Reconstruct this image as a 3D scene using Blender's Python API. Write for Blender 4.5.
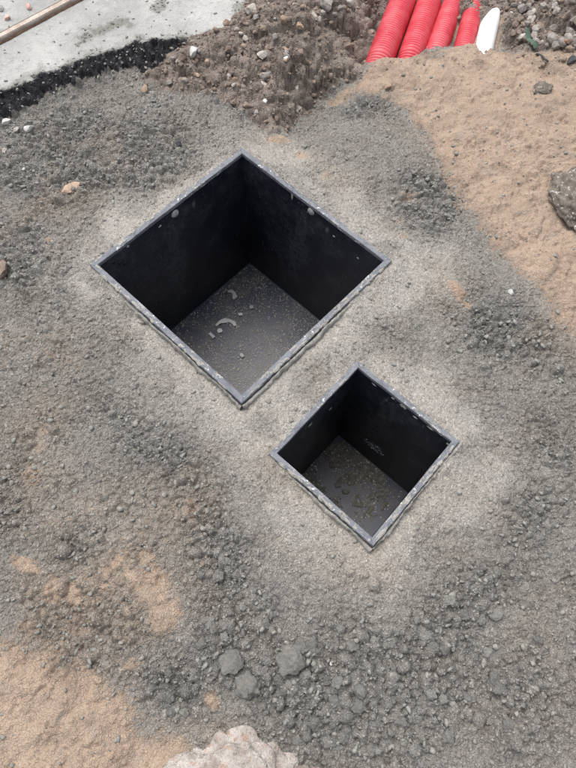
import bpy, bmesh, math
import numpy as np
from mathutils import Matrix, Vector

# ------------------------------------------------------------------ camera, sky, sun, exposure
for o in list(bpy.data.objects):
    bpy.data.objects.remove(o)
scene = bpy.context.scene
COL = scene.collection

F, PITCH, ROLL, H = 583.77, 0.4047, 0.0502, 1.3897       # focal length in photo pixels, tilt from nadir, roll, height over the rims
cp, sp, cr, sr = math.cos(PITCH), math.sin(PITCH), math.cos(ROLL), math.sin(ROLL)
FW = np.array([0, sp, -cp]); U0 = np.array([0, cp, sp]); R0 = np.array([1.0, 0, 0])
RI = cr * R0 + sr * U0
UP = -sr * R0 + cr * U0
cam_d = bpy.data.cameras.new('camera')
cam = bpy.data.objects.new('camera', cam_d); COL.objects.link(cam)
cam_d.sensor_fit = 'VERTICAL'; cam_d.sensor_height = 36.0; cam_d.lens = F / 768 * 36
cam_d.clip_start = 0.02; cam_d.clip_end = 300
M = Matrix.Identity(4)
for i in range(3):
    M[i][0] = RI[i]; M[i][1] = UP[i]; M[i][2] = -FW[i]
M[2][3] = H
cam.matrix_world = M
scene.camera = cam

SUN_EL, SUN_AZ = math.radians(66), math.radians(-35)       # azimuth measured from +Y towards +X
w = bpy.data.worlds.new('World'); scene.world = w; w.use_nodes = True
wn = w.node_tree.nodes; wl = w.node_tree.links
bg = wn['Background']
sky = wn.new('ShaderNodeTexSky'); sky.sky_type = 'NISHITA'; sky.sun_disc = False
sky.sun_elevation = SUN_EL; sky.sun_rotation = SUN_AZ
sky.air_density = 1.0; sky.dust_density = 4.0; sky.ozone_density = 1.0
hs = wn.new('ShaderNodeHueSaturation'); hs.inputs['Saturation'].default_value = 0.28
wl.new(sky.outputs[0], hs.inputs['Color']); wl.new(hs.outputs[0], bg.inputs['Color'])
bg.inputs['Strength'].default_value = 0.15
sun_d = bpy.data.lights.new('sun', 'SUN'); sun_d.energy = 1.5; sun_d.angle = math.radians(45)
sun_d.color = (1.0, 0.955, 0.90)
sun = bpy.data.objects.new('sun', sun_d); COL.objects.link(sun)
sd_ = Vector((math.sin(SUN_AZ) * math.cos(SUN_EL), math.cos(SUN_AZ) * math.cos(SUN_EL), math.sin(SUN_EL)))
sun.rotation_euler = sd_.to_track_quat('Z', 'Y').to_euler()
scene.view_settings.view_transform = 'Standard'; scene.view_settings.look = 'None'
scene.view_settings.gamma = 1.0; scene.view_settings.use_curve_mapping = False
scene.view_settings.exposure = 0.58

# ------------------------------------------------------------------ helpers
rng = np.random.default_rng(7)


def px(u, v, z=0.0):
    """photo pixel -> point on the level z"""
    d = FW + RI * (u - 288) / F - UP * (v - 384) / F
    t = (z - H) / d[2]
    return np.array([d[0] * t, d[1] * t, z])


def tag(o, label=None, cat=None, group=None, kind=None):
    if label: o['label'] = label
    if cat: o['category'] = cat
    if group: o['group'] = group
    if kind: o['kind'] = kind
    return o


def empty(name, loc=(0, 0, 0)):
    o = bpy.data.objects.new(name, None); COL.objects.link(o); o.location = loc
    o.empty_display_size = 0.05
    return o


def link(name, me, mat=None, parent=None):
    o = bpy.data.objects.new(name, me); COL.objects.link(o)
    if mat is not None and len(me.materials) == 0: me.materials.append(mat)
    if parent is not None: o.parent = parent
    return o


def np_mesh(name, V, Fc, smooth=True):
    """V (n,3), Fc (m,k) with one k"""
    me = bpy.data.meshes.new(name)
    n, (m, k) = len(V), Fc.shape
    me.vertices.add(n); me.vertices.foreach_set('co', np.ascontiguousarray(V, dtype=np.float32).ravel())
    me.loops.add(m * k); me.loops.foreach_set('vertex_index', np.ascontiguousarray(Fc, dtype=np.int32).ravel())
    me.polygons.add(m)
    me.polygons.foreach_set('loop_start', np.arange(0, m * k, k, dtype=np.int32))
    me.polygons.foreach_set('use_smooth', np.full(m, smooth))
    me.update(calc_edges=True)
    return me


def bm_mesh(name, bm, smooth=False):
    me = bpy.data.meshes.new(name); bm.normal_update(); bm.to_mesh(me); bm.free()
    for p in me.polygons: p.use_smooth = smooth
    return me


def hash2(ix, iy, seed):
    h = (ix.astype(np.int64) * 374761393 + iy.astype(np.int64) * 668265263 + seed * 1442695041) & 0xFFFFFFFF
    h = ((h ^ (h >> 13)) * 1274126177) & 0xFFFFFFFF
    h = h ^ (h >> 16)
    return (h & 0xFFFFFF).astype(np.float32) / 0xFFFFFF * 2 - 1


def vnoise(x, y, s, seed):
    x = x * s + 1000.37; y = y * s + 1000.71
    ix = np.floor(x); iy = np.floor(y)
    fx = (x - ix).astype(np.float32); fy = (y - iy).astype(np.float32)
    fx = fx * fx * (3 - 2 * fx); fy = fy * fy * (3 - 2 * fy)
    ix = ix.astype(np.int64); iy = iy.astype(np.int64)
    a = hash2(ix, iy, seed); b = hash2(ix + 1, iy, seed); c = hash2(ix, iy + 1, seed); d = hash2(ix + 1, iy + 1, seed)
    return (a + (b - a) * fx) * (1 - fy) + (c + (d - c) * fx) * fy


def fbm(x, y, s, seed, octv=4, gain=0.5):
    t = np.zeros(x.shape, np.float32); amp = 1.0; tot = 0
    c, n = math.cos(0.6), math.sin(0.6)
    for k in range(octv):
        t += amp * vnoise(x, y, s, seed + k * 17); tot += amp
        amp *= gain; s *= 2.03
        x, y = c * x - n * y, n * x + c * y
    return t / tot


def sst(a, b, x):
    t = np.clip((x - a) / (b - a), 0, 1)
    return t * t * (3 - 2 * t)


def sdf(poly, X, Y):
    """signed distance, positive inside"""
    d = np.full(X.shape, 1e9, np.float32); ins = np.zeros(X.shape, bool)
    n = len(poly)
    for i in range(n):
        ax, ay = poly[i][0], poly[i][1]; bx, by = poly[(i + 1) % n][0], poly[(i + 1) % n][1]
        ex, ey = bx - ax, by - ay
        wx = X - ax; wy = Y - ay
        t = np.clip((wx * ex + wy * ey) / (ex * ex + ey * ey + 1e-12), 0, 1)
        d = np.minimum(d, (wx - ex * t) ** 2 + (wy - ey * t) ** 2)
        if abs(ey) > 1e-12:
            c = (Y >= min(ay, by)) & (Y < max(ay, by)) & (X < ax + (Y - ay) * ex / ey)
            ins ^= c
    d = np.sqrt(d)
    return np.where(ins, d, -d)


# ------------------------------------------------------------------ materials
class NT:
    def __init__(s, name, rough=0.9):
        s.m = bpy.data.materials.new(name); s.m.use_nodes = True
        s.n = s.m.node_tree.nodes; s.l = s.m.node_tree.links
        s.p = s.n['Principled BSDF']; s.p.inputs['Roughness'].default_value = rough
        s.tc = s.n.new('ShaderNodeTexCoord')
        s.co = s.tc.outputs['Object']

    def noise(s, scale, detail=4, rough=0.55, co=None, out='Fac', dist=0.0):
        t = s.n.new('ShaderNodeTexNoise'); s.l.new(co or s.co, t.inputs['Vector'])
        t.inputs['Scale'].default_value = scale; t.inputs['Detail'].default_value = detail
        t.inputs['Roughness'].default_value = rough; t.inputs['Distortion'].default_value = dist
        return t.outputs[out]

    def vor(s, scale, feat='F1', out='Distance', rnd=1.0, co=None):
        t = s.n.new('ShaderNodeTexVoronoi'); s.l.new(co or s.co, t.inputs['Vector'])
        t.feature = feat; t.inputs['Scale'].default_value = scale; t.inputs['Randomness'].default_value = rnd
        return t.outputs[out]

    def math(s, op, a, b=None, c=None, clamp=False):
        t = s.n.new('ShaderNodeMath'); t.operation = op; t.use_clamp = clamp
        for i, q in enumerate((a, b, c)):
            if q is None: continue
            if isinstance(q, (int, float)): t.inputs[i].default_value = q
            else: s.l.new(q, t.inputs[i])
        return t.outputs[0]

    def ramp(s, fac, a, b, lo=0.0, hi=1.0):
        t = s.n.new('ShaderNodeMapRange'); t.interpolation_type = 'SMOOTHSTEP'
        s.l.new(fac, t.inputs['Value'])
        t.inputs['From Min'].default_value = a; t.inputs['From Max'].default_value = b
        t.inputs['To Min'].default_value = lo; t.inputs['To Max'].default_value = hi
        return t.outputs['Result']

    def mix(s, fac, a, b, blend='MIX'):
        t = s.n.new('ShaderNodeMix'); t.data_type = 'RGBA'; t.blend_type = blend
        if isinstance(fac, (int, float)): t.inputs['Factor'].default_value = fac
        else: s.l.new(fac, t.inputs['Factor'])
        for nm, q in (('A', a), ('B', b)):
            sock = [i for i in t.inputs if i.name == nm and i.type == 'RGBA'][0]
            if isinstance(q, tuple): sock.default_value = (*q, 1)
            else: s.l.new(q, sock)
        return [o_ for o_ in t.outputs if o_.type == 'RGBA'][0]

    def gray(s, v):
        t = s.n.new('ShaderNodeCombineColor')
        for i in range(3): s.l.new(v, t.inputs[i])
        return t.outputs[0]

    def attr(s, name, out='Fac'):
        t = s.n.new('ShaderNodeAttribute'); t.attribute_name = name
        return t.outputs[out]

    def color(s, c):
        if isinstance(c, tuple): s.p.inputs['Base Color'].default_value = (*c, 1)
        else: s.l.new(c, s.p.inputs['Base Color'])

    def rough(s, r): s.l.new(r, s.p.inputs['Roughness'])

    def bump(s, hgt, dist, strength=1.0, prev=None):
        t = s.n.new('ShaderNodeBump'); s.l.new(hgt, t.inputs['Height'])
        t.inputs['Distance'].default_value = dist; t.inputs['Strength'].default_value = strength
        if prev is not None: s.l.new(prev, t.inputs['Normal'])
        s.l.new(t.outputs[0], s.p.inputs['Normal'])
        return t.outputs[0]


def mat_ground():
    g = NT('excavated_ground', 0.92)
    n1 = g.noise(60, 5, 0.65); n2 = g.noise(420, 3, 0.7); n3 = g.noise(9, 5, 0.6); v1 = g.vor(260, out='Color')
    # fresh concrete
    conc = g.mix(g.attr('dark_tone'), (0.385, 0.362, 0.326), (0.225, 0.22, 0.206))
    conc = g.mix(g.ramp(n3, 0.45, 0.68, 0, 0.42), conc, (0.33, 0.285, 0.235))
    conc = g.mix(g.ramp(g.noise(130, 4, 0.7), 0.40, 0.62, 0.0, 0.45), conc, (0.165, 0.162, 0.155))
    conc = g.mix(g.math('MULTIPLY', g.attr('stain'), g.ramp(g.noise(45, 5, 0.7), 0.25, 0.65, 0.25, 1.0)), conc, (0.375, 0.295, 0.228))
    sp_ = g.math('MULTIPLY_ADD', n2, 1.7, 0.2)
    conc = g.mix(1.0, conc, g.gray(sp_), 'MULTIPLY')
    conc = g.mix(1.0, conc, g.gray(g.math('MULTIPLY_ADD', n1, 0.8, 0.62)), 'MULTIPLY')
    vg = g.vor(330, out='Color')
    pick = g.n.new('ShaderNodeSeparateColor'); g.l.new(vg, pick.inputs[0])
    conc = g.mix(g.ramp(pick.outputs[0], 0.955, 0.97, 0, 0.8), conc, (0.52, 0.49, 0.44))
    conc = g.mix(g.ramp(pick.outputs[1], 0.965, 0.98, 0, 0.5), conc, (0.07, 0.07, 0.07))
    # sand
    sand = g.mix(g.noise(14, 5, 0.6), (0.31, 0.225, 0.165), (0.47, 0.368, 0.285))
    sand = g.mix(1.0, sand, g.gray(g.math('MULTIPLY_ADD', n2, 1.5, 0.26)), 'MULTIPLY')
    sand = g.mix(g.ramp(g.noise(8, 6, 0.7, dist=0.6), 0.48, 0.66, 0, 0.5), sand, (0.27, 0.20, 0.15))
    sand = g.mix(g.ramp(g.noise(30, 6, 0.7), 0.50, 0.72, 0, 0.6), sand, (0.24, 0.18, 0.14))
    sand = g.mix(g.ramp(g.noise(20, 6, 0.75, dist=0.4), 0.52, 0.70, 0, 0.5), sand, (0.30, 0.27, 0.235))
    # soil
    soil = g.mix(g.ramp(g.noise(11, 6, 0.7), 0.3, 0.7), (0.18, 0.145, 0.122), (0.40, 0.33, 0.285))
    soil = g.mix(g.ramp(g.noise(28, 4, 0.6, dist=0.8), 0.56, 0.66, 0, 0.7), soil, (0.44, 0.37, 0.33))
    soil = g.mix(1.0, soil, g.gray(g.math('MULTIPLY_ADD', n2, 1.4, 0.32)), 'MULTIPLY')
    # tar
    tar = g.mix(g.ramp(n2, 0.5, 0.75), (0.012, 0.013, 0.018), (0.085, 0.085, 0.09))
    # pavement slab
    slab = g.mix(g.ramp(g.noise(5, 6, 0.65), 0.3, 0.7), (0.34, 0.34, 0.33), (0.50, 0.495, 0.48))
    slab = g.mix(g.ramp(g.noise(38, 6, 0.75), 0.50, 0.66, 0, 0.7), slab, (0.30, 0.30, 0.29))
    slab = g.mix(1.0, slab, g.gray(g.math('MULTIPLY_ADD', n2, 0.8, 0.6)), 'MULTIPLY')
    slab = g.mix(g.attr('grime'), slab, (0.20, 0.20, 0.175))
    grain = g.math('MULTIPLY_ADD', g.math('ADD', n2, g.noise(110, 4, 0.7)), 0.9, -0.9)
    sf = g.ramp(g.math('MULTIPLY_ADD', grain, 1.5, g.attr('sand')), 0.30, 0.70)
    hard = lambda nm: g.ramp(g.math('MULTIPLY_ADD', grain, 1.2, g.attr(nm)), 0.35, 0.65)
    c = g.mix(sf, conc, sand)
    c = g.mix(hard('soil'), c, soil)
    c = g.mix(hard('slab'), c, slab)
    c = g.mix(hard('tar'), c, tar)
    g.color(c)
    g.rough(g.math('MULTIPLY_ADD', g.attr('tar'), -0.35, 0.93))
    fine = g.attr('fine')
    wv = g.n.new('ShaderNodeVectorMath'); wv.operation = 'MULTIPLY_ADD'
    g.l.new(g.noise(160, 2, 0.6, out='Color'), wv.inputs[0]); wv.inputs[1].default_value = (0.006,) * 3; g.l.new(g.co, wv.inputs[2])
    va = g.ramp(g.vor(150, 'DISTANCE_TO_EDGE', co=wv.outputs[0]), 0.0, 0.28); vb = g.vor(300, co=wv.outputs[0])
    hh = g.math('MULTIPLY_ADD', va, 0.75, g.math('MULTIPLY_ADD', vb, -0.45, g.math('MULTIPLY', n2, 0.8)))
    hh = g.math('MULTIPLY', hh, fine)
    b = g.bump(hh, 0.0065)
    b2 = g.bump(g.noise(900, 2, 0.7), 0.0007, 1.0, b)
    return g.m


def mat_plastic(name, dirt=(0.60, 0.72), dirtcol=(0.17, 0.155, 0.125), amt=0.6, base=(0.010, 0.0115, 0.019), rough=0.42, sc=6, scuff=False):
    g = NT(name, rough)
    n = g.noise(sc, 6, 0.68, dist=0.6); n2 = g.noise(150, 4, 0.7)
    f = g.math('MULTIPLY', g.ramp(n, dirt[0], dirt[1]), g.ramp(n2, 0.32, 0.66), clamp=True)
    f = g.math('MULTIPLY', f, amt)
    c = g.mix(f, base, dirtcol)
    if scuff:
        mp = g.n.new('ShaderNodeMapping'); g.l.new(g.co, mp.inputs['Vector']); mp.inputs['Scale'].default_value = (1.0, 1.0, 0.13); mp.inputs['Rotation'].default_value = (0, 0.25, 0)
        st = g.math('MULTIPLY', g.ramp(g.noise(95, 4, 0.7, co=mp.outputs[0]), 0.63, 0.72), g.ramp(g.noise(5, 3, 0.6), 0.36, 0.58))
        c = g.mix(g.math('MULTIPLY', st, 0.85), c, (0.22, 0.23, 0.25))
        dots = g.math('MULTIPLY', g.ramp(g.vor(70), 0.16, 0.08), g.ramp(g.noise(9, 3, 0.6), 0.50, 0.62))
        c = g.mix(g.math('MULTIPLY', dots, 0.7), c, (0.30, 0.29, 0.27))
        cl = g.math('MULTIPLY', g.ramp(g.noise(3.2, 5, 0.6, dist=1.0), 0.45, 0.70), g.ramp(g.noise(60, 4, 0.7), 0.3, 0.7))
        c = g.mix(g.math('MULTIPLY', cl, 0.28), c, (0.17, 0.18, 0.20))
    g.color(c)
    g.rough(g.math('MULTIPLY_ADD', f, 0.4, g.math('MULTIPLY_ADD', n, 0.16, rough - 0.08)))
    g.bump(g.noise(70, 4, 0.6), 0.0006)
    return g.m


def mat_rim(name):
    g = NT(name, 0.5)
    n = g.noise(22, 6, 0.7, dist=0.5); n2 = g.noise(260, 4, 0.75); n3 = g.noise(55, 5, 0.7)
    c = g.mix(g.ramp(n, 0.32, 0.62, 0.25, 1.0), (0.070, 0.078, 0.100), (0.20, 0.21, 0.235))
    c = g.mix(g.ramp(g.noise(16, 7, 0.75), 0.57, 0.66, 0, .8), c, (0.42, 0.41, 0.385))
    c = g.mix(g.ramp(n3, 0.60, 0.66), c, (0.70, 0.71, 0.72))
    c = g.mix(1.0, c, g.gray(g.math('MULTIPLY_ADD', n2, 1.6, 0.2)), 'MULTIPLY')
    g.color(c); g.rough(g.ramp(n, 0.3, 0.7, 0.38, 0.7))
    g.bump(n2, 0.0025)
    return g.m


def mat_stone(name, a, b, spec=None, rough=0.9, sc=40, bump=0.003, amt=0.6):
    g = NT(name, rough)
    oi = g.n.new('ShaderNodeObjectInfo')
    gp = g.n.new('ShaderNodeNewGeometry'); g.co = gp.outputs['Position']
    n = g.noise(sc, 6, 0.7); n2 = g.noise(sc * 9, 3, 0.7)
    c = g.mix(g.ramp(n, 0.33, 0.67), a, b)
    if spec: c = g.mix(g.ramp(g.noise(sc * 2.2, 3, 0.6), 0.57, 0.66, 0, amt), c, spec)
    c = g.mix(1.0, c, g.gray(g.math('MULTIPLY_ADD', n2, 0.9, 0.55)), 'MULTIPLY')
    c = g.mix(1.0, c, g.gray(g.math('MULTIPLY_ADD', oi.outputs['Random'], 0.4, 0.8)), 'MULTIPLY')
    g.color(c)
    b1 = g.bump(n, bump * 1.6); g.bump(n2, bump, 1.0, b1)
    return g.m


GROUND = mat_ground()
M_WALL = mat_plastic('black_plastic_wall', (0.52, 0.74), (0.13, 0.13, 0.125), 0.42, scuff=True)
M_FLOOR = mat_plastic('black_plastic_floor', (0.44, 0.64), (0.25, 0.225, 0.185), 0.6, (0.055, 0.062, 0.088), 0.44, 8)  # bluish base colour carries the sky's sheen on black plastic, tan dirt over it
M_RIM = mat_rim('scuffed_plastic_rim')
M_CRUST = mat_stone('cement_crust', (0.34, 0.325, 0.295), (0.55, 0.53, 0.49), (0.13, 0.13, 0.13), sc=70, bump=0.004)
M_PLUG = mat_stone('cement_plug', (0.36, 0.36, 0.35), (0.55, 0.55, 0.54), sc=120, bump=0.001)
M_LETTER = mat_plastic('moulded_grey', (0.3, 0.6), (0.50, 0.54, 0.58), 0.95, (0.16, 0.18, 0.21), 0.5, 60)
M_CONC = mat_stone('concrete_clod', (0.27, 0.262, 0.242), (0.40, 0.387, 0.355), (0.20, 0.196, 0.184), sc=110, bump=0.005)
M_CRUMB = mat_stone('concrete_crumbs', (0.21, 0.205, 0.19), (0.33, 0.32, 0.29), (0.17, 0.17, 0.16), sc=60, bump=0.002)
M_GRIT = mat_stone('floor_grit', (0.32, 0.295, 0.255), (0.58, 0.55, 0.50), (0.74, 0.72, 0.69), sc=90, bump=0.001)
M_PALE = mat_stone('pale_stone', (0.36, 0.325, 0.285), (0.55, 0.51, 0.47), (0.30, 0.225, 0.18))
M_WHITE = mat_stone('white_stone', (0.58, 0.57, 0.54), (0.74, 0.73, 0.70))
M_BROWN = mat_stone('brown_stone', (0.16, 0.12, 0.095), (0.29, 0.225, 0.18), (0.38, 0.32, 0.27))
M_GREY = mat_stone('grey_stone', (0.24, 0.215, 0.195), (0.38, 0.35, 0.325), (0.26, 0.20, 0.165))
M_DARK = mat_stone('dark_stone', (0.045, 0.045, 0.05), (0.09, 0.09, 0.095))
M_TAN = mat_stone('tan_clay', (0.33, 0.235, 0.17), (0.50, 0.37, 0.28), (0.24, 0.18, 0.14))
M_ROCK = mat_stone('old_rubble', (0.26, 0.22, 0.19), (0.47, 0.43, 0.395), (0.36, 0.245, 0.19), sc=26, bump=0.005, amt=0.8)
M_AGG = mat_stone('aggregate_rubble', (0.15, 0.125, 0.10), (0.29, 0.25, 0.21), (0.60, 0.57, 0.54), sc=40, bump=0.004, amt=1.0)

# ------------------------------------------------------------------ layout
BIG = dict(c=(-0.1479, 0.9632), rot=-0.7091, w=(0.600, 0.600), t=0.012, D=0.586)
SML = dict(c=(0.1984, 0.4355), rot=-0.6886, w=(0.3325 * 0.9787, 0.3325 / 0.9787), t=0.010, D=0.556)


def box_dist(B, X, Y):
    c, s = math.cos(B['rot']), math.sin(B['rot'])
    x = X - B['c'][0]; y = Y - B['c'][1]
    lx = c * x + s * y; ly = -s * x + c * y
    qx = np.abs(lx) - B['w'][0] / 2; qy = np.abs(ly) - B['w'][1] / 2
    return np.hypot(np.maximum(qx, 0), np.maximum(qy, 0)) + np.minimum(np.maximum(qx, qy), 0), lx, ly


# graded grid: fine where the place is looked at, coarse out to the far ground
def axis(segs, far):
    pts = []
    for a, b, d in segs:
        n = max(1, int(round((b - a) / d))); pts += list(np.linspace(a, b, n, endpoint=False))
    pts.append(segs[-1][1])
    d = segs[-1][2]; x = pts[-1]; hi = []
    while x < far: d *= 1.22; x += d; hi.append(x)
    d = segs[0][2]; x = pts[0]; lo = []
    while x > -far: d *= 1.22; x -= d; lo.append(x)
    return np.array(lo[::-1] + pts + hi)


ax = axis([(-1.25, -0.80, 0.0042), (-0.80, 0.80, 0.0027), (0.80, 1.20, 0.0042)], 25)
ay = axis([(-0.36, 0.95, 0.0026), (0.95, 1.5, 0.0033), (1.5, 2.45, 0.0046)], 25)
X, Y = np.meshgrid(ax, ay)            # rows = y
X = X.astype(np.float32); Y = Y.astype(np.float32)
near = ((X > -1.6) & (X < 1.6) & (Y > -0.8) & (Y < 3.2))

P = lambda pts, z=0.0: [px(u, v, z)[:2] for u, v in pts]
e1 = fbm(X, Y, 9, 11, 5, 0.6); e2 = fbm(X, Y, 34, 23, 4, 0.6); e3 = fbm(X, Y, 3.2, 31, 4)
wob = 0.045 * e1 + 0.022 * e2

sd_slab = sdf(P([(-900, 520), (-60, 118), (0, 92), (28, 82), (52, 72), (78, 62), (100, 55), (122, 48), (141, 42), (166, 41), (185, 38), (203, 35), (222, 29), (236, 16), (247, -2), (300, -95), (470, -700), (-1500, -520)], 0.03), X, Y) + 0.020 * e1 + 0.020 * e2
sd_tar = sdf(P([(-160, 200), (0, 92), (28, 78), (78, 58), (110, 49), (141, 38), (172, 39), (202, 42), (188, 46), (168, 50), (150, 62), (130, 64), (106, 63), (78, 73), (56, 82), (34, 92), (12, 108), (-10, 112), (-160, 215)], 0.02), X, Y) + 0.030 * e2 + 0.024 * e1 + 0.006
sd_soil = sdf(P([(136, 77), (165, 88), (190, 92), (214, 92), (238, 106), (258, 118), (275, 124), (287, 110), (303, 93), (321, 74), (345, 60), (364, 62), (372, 40), (384, 4), (410, -80), (640, -260), (200, -260), (220, 20), (180, 40)]), X, Y) + 0.7 * wob
sd_gr = sdf(P([(442, 5), (470, 8), (500, 40), (512, 50), (530, 60), (548, 70), (566, 72), (600, 70), (760, 90), (720, -200), (400, -200), (410, -60)]), X, Y) + 0.7 * wob
sd_sand = sdf(P([(352, 74), (364, 60), (380, 49), (400, 44), (440, 42), (455, 30), (458, 2), (505, 2), (505, 40), (560, 50), (700, 60), (760, 520), (640, 380), (576, 316), (548, 296), (526, 272), (500, 250), (484, 215), (466, 190), (446, 165), (438, 140), (424, 118), (412, 102), (396, 96), (380, 80)]), X, Y) + 0.8 * wob
sd_s2 = sdf(P([(-300, 600), (-40, 638), (0, 652), (22, 660), (36, 680), (55, 694), (76, 682), (100, 690), (130, 690), (152, 722), (186, 742), (176, 770), (160, 850), (-300, 900)]), X, Y) + 0.9 * wob


def patch(u, v, ru, rv, ang=0.0):
    """loose patch of sand showing through, as an ellipse on the ground (radii in photo pixels)"""
    c = px(u, v); k = np.linalg.norm(c - px(u + 1, v))
    x = (X - c[0]) / k; y = (Y - c[1]) / k
    ca, sa = math.cos(ang), math.sin(ang)
    a = ca * x + sa * y; b = -sa * x + ca * y
    return 1 - np.hypot(a / ru, b / rv)


patches = [(112, 562, 16, 8, .9), (128, 572, 16, 9, -.3), (150, 590, 34, 20, -1.0), (165, 615, 24, 17, -1.2), (60, 700, 50, 25, 0), (125, 665, 18, 9, .2), (142, 556, 10, 9, .2),
           (22, 563, 20, 7, -.45), (48, 584, 8, 13, .2), (68, 592, 6, 11, .35), (100, 585, 6, 5, 0), (210, 706, 8, 12, .6),
           (190, 506, 7, 15, .1), (24, 470, 12, 22, .15), (34, 440, 9, 20, .1), (460, 284, 8, 13, .5), (300, 144, 9, 6, -.4),
           (46, 236, 6, 5, 0), (326, 168, 9, 6, 0), (400, 214, 9, 5, 0), (404, 230, 6, 5, 0), (470, 300, 6, 5, 0), (120, 640, 12, 7, 0.4),
           (60, 520, 14, 8, 0), (278, 128, 14, 6, .2), (344, 72, 14, 7, .4), (100, 570, 12, 8, 0.2), (410, 190, 10, 8, 0)]
strength = {12: .55, 13: .5, 14: .45, 22: .45, 23: .4, 18: .5, 19: .5, 20: .5, 27: .5, 5: .6}
m_patch = np.zeros_like(X)
for i, p in enumerate(patches):
    m_patch = np.maximum(m_patch, strength.get(i, 0.9) * sst(-0.55, 0.6, patch(*p) + 0.7 * e1 + 0.5 * e2))

m_slab = sst(-0.004, 0.006, sd_slab)
m_tar = sst(-0.006, 0.010, sd_tar) * (1 - sst(-0.01, 0.02, sd_slab - 0.004))
m_soil = sst(-0.025, 0.03, sd_soil) * (1 - m_slab)
m_gr = sst(-0.03, 0.03, sd_gr)
m_sand = np.maximum(sst(-0.06, 0.045, sd_sand + 0.03 * e1), sst(-0.07, 0.05, sd_s2 + 0.05 * e1))
agg = sst(-0.1, 0.5, patch(543, 90, 12, 10, .4) + 0.6 * e1)
m_sand = np.maximum(m_sand * (1 - 0.7 * agg), m_patch)
m_sand = np.maximum(m_sand, 0.38 * sst(-0.05, 0.5, e3 + 0.6 * e1) * sst(0.55, -0.05, X + 0.2 * Y) * (1 - sst(0.25, 0.0, np.minimum(box_dist(BIG, X, Y)[0], 1.0))))
far = sst(1.5, 1.9, np.hypot(X - 0.05, Y - 0.8) + 0.15 * e3)
m_soil = np.maximum(np.maximum(m_soil, m_gr * (1 - 0.8 * sst(-0.03, 0.02, sd_sand))), far * (1 - m_slab)) * (1 - 0.8 * m_tar)
m_sand = m_sand * (1 - m_soil) * (1 - m_slab) * (1 - m_tar)
m_conc = np.clip(1 - m_sand - m_soil - m_slab - m_tar, 0, 1)

d1, lx1, ly1 = box_dist(BIG, X, Y); d2, lx2, ly2 = box_dist(SML, X, Y)
db = np.minimum(d1, d2)
smooth = np.clip(1 - sst(0.04, 0.24, np.minimum(d1, d2 * 1.15) + 0.16 * e3 + 0.05 * e1), 0, 1)   # trowelled ring

# control heights, by photo pixel
ctl = [(0, 200, -.025), (0, 300, -.035), (0, 450, -.035), (60, 420, -.028), (0, 560, -.03), (150, 600, -.03), (80, 640, -.052), (0, 720, -.028), (60, 730, -.03),
       (200, 700, -.052), (290, 740, -.05), (400, 700, -.04), (500, 560, -.045), (530, 520, -.035), (560, 480, -.04), (576, 700, -.03), (470, 620, -.05), (440, 600, -.03), (420, 660, -.034),
       (500, 300, -.03), (576, 350, -.035), (430, 200, -.025), (350, 140, -.02), (390, 110, -.035), (480, 120, -.008), (560, 140, .01), (576, 260, -.02),
       (420, 56, -.014), (460, 50, -.012), (500, 58, -.005), (400, 70, -.01), (440, 75, .004), (520, 90, .01), (60, 150, -.015), (140, 110, -.004), (200, 115, -.012), (100, 200, -.02), (60, 300, -.018),
       (270, 116, -.04), (294, 104, -.10), (312, 84, -.12), (332, 70, -.12), (352, 58, -.09), (372, 60, -.035), (386, 55, -.012), (366, 36, -.12), (358, 24, -.10), (385, 0, -.15), (400, 30, -.13), (425, 20, -.13), (440, 0, -.15),
       (455, 20, -.09), (443, 36, -.035), (450, 24, -.06), (468, 2, -.08), (472, -8, -.03), (482, 2, -.05), (490, 2, -.055), (466, 44, -.02), (485, 52, -.02), (505, 25, -.07), (525, 15, -.03), (576, 20, .05), (576, 60, .03), (250, 60, .025), (222, 44, .035), (215, 80, .0), (262, 92, -.01), (285, 62, .02), (300, 30, .065), (320, 40, .01), (335, 8, .06), (345, 30, -.05), (352, 4, -.02), (270, 20, .05),
       (330, -100, .05), (385, -100, -.1), (420, -100, -.17), (480, -100, -.08), (540, -100, .03), (288, 330, -.012), (430, 340, -.016), (250, 460, -.016), (350, 600, -.028), (-250, 300, -.03), (-250, 700, -.03), (800, 600, -.03), (288, 950, -.04), (800, 100, .03)]
num = np.zeros_like(X); den = np.zeros_like(X)
for u, v, z in ctl:
    c = px(u, v)
    d2_ = (X - c[0]) ** 2 + (Y - c[1]) ** 2
    wgt = (1.0 / (d2_ + 0.0012)) ** 1.6
    num += wgt * z; den += wgt
Z = num / den
Z += 0.009 * e1 * (1 - 0.75 * smooth) + 0.006 * e3
Z = Z + (-0.0125 - Z) * (1 - sst(0.0, 0.13, db)) * (1 - m_soil)
# bed against the rims: lower on the near sides, ragged smear where cement was pushed against the plastic
smear = 0.006 * e2 + 0.004 * fbm(X, Y, 95, 77, 3)
nearside = np.where(d1 < d2, sst(-0.05, -0.25, (Y - BIG['c'][1]) * 1.0), sst(-0.02, -0.15, (Y - SML['c'][1])))
Z += (smear - 0.019 * nearside + 0.006) * (1 - sst(0.006, 0.05, db))
Z = np.where((db < 0.09), np.minimum(Z, -0.0022 + 0.05 * np.maximum(db, 0)), Z)
# sand: drifts and creases
cre = np.abs(fbm(X, Y, 7, 91, 4, 0.55))
Z += m_sand * (0.020 * fbm(X, Y, 13, 55, 4, 0.55) - 0.0055 * (1 - sst(0.0, 0.16, cre)) + 0.0022 * fbm(X, Y, 110, 57, 3, 0.6) + 0.003)
# soil: rough
Z += m_soil * near * (0.022 * fbm(X, Y, 9, 61, 5, 0.5) + 0.008 * e2)
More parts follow.
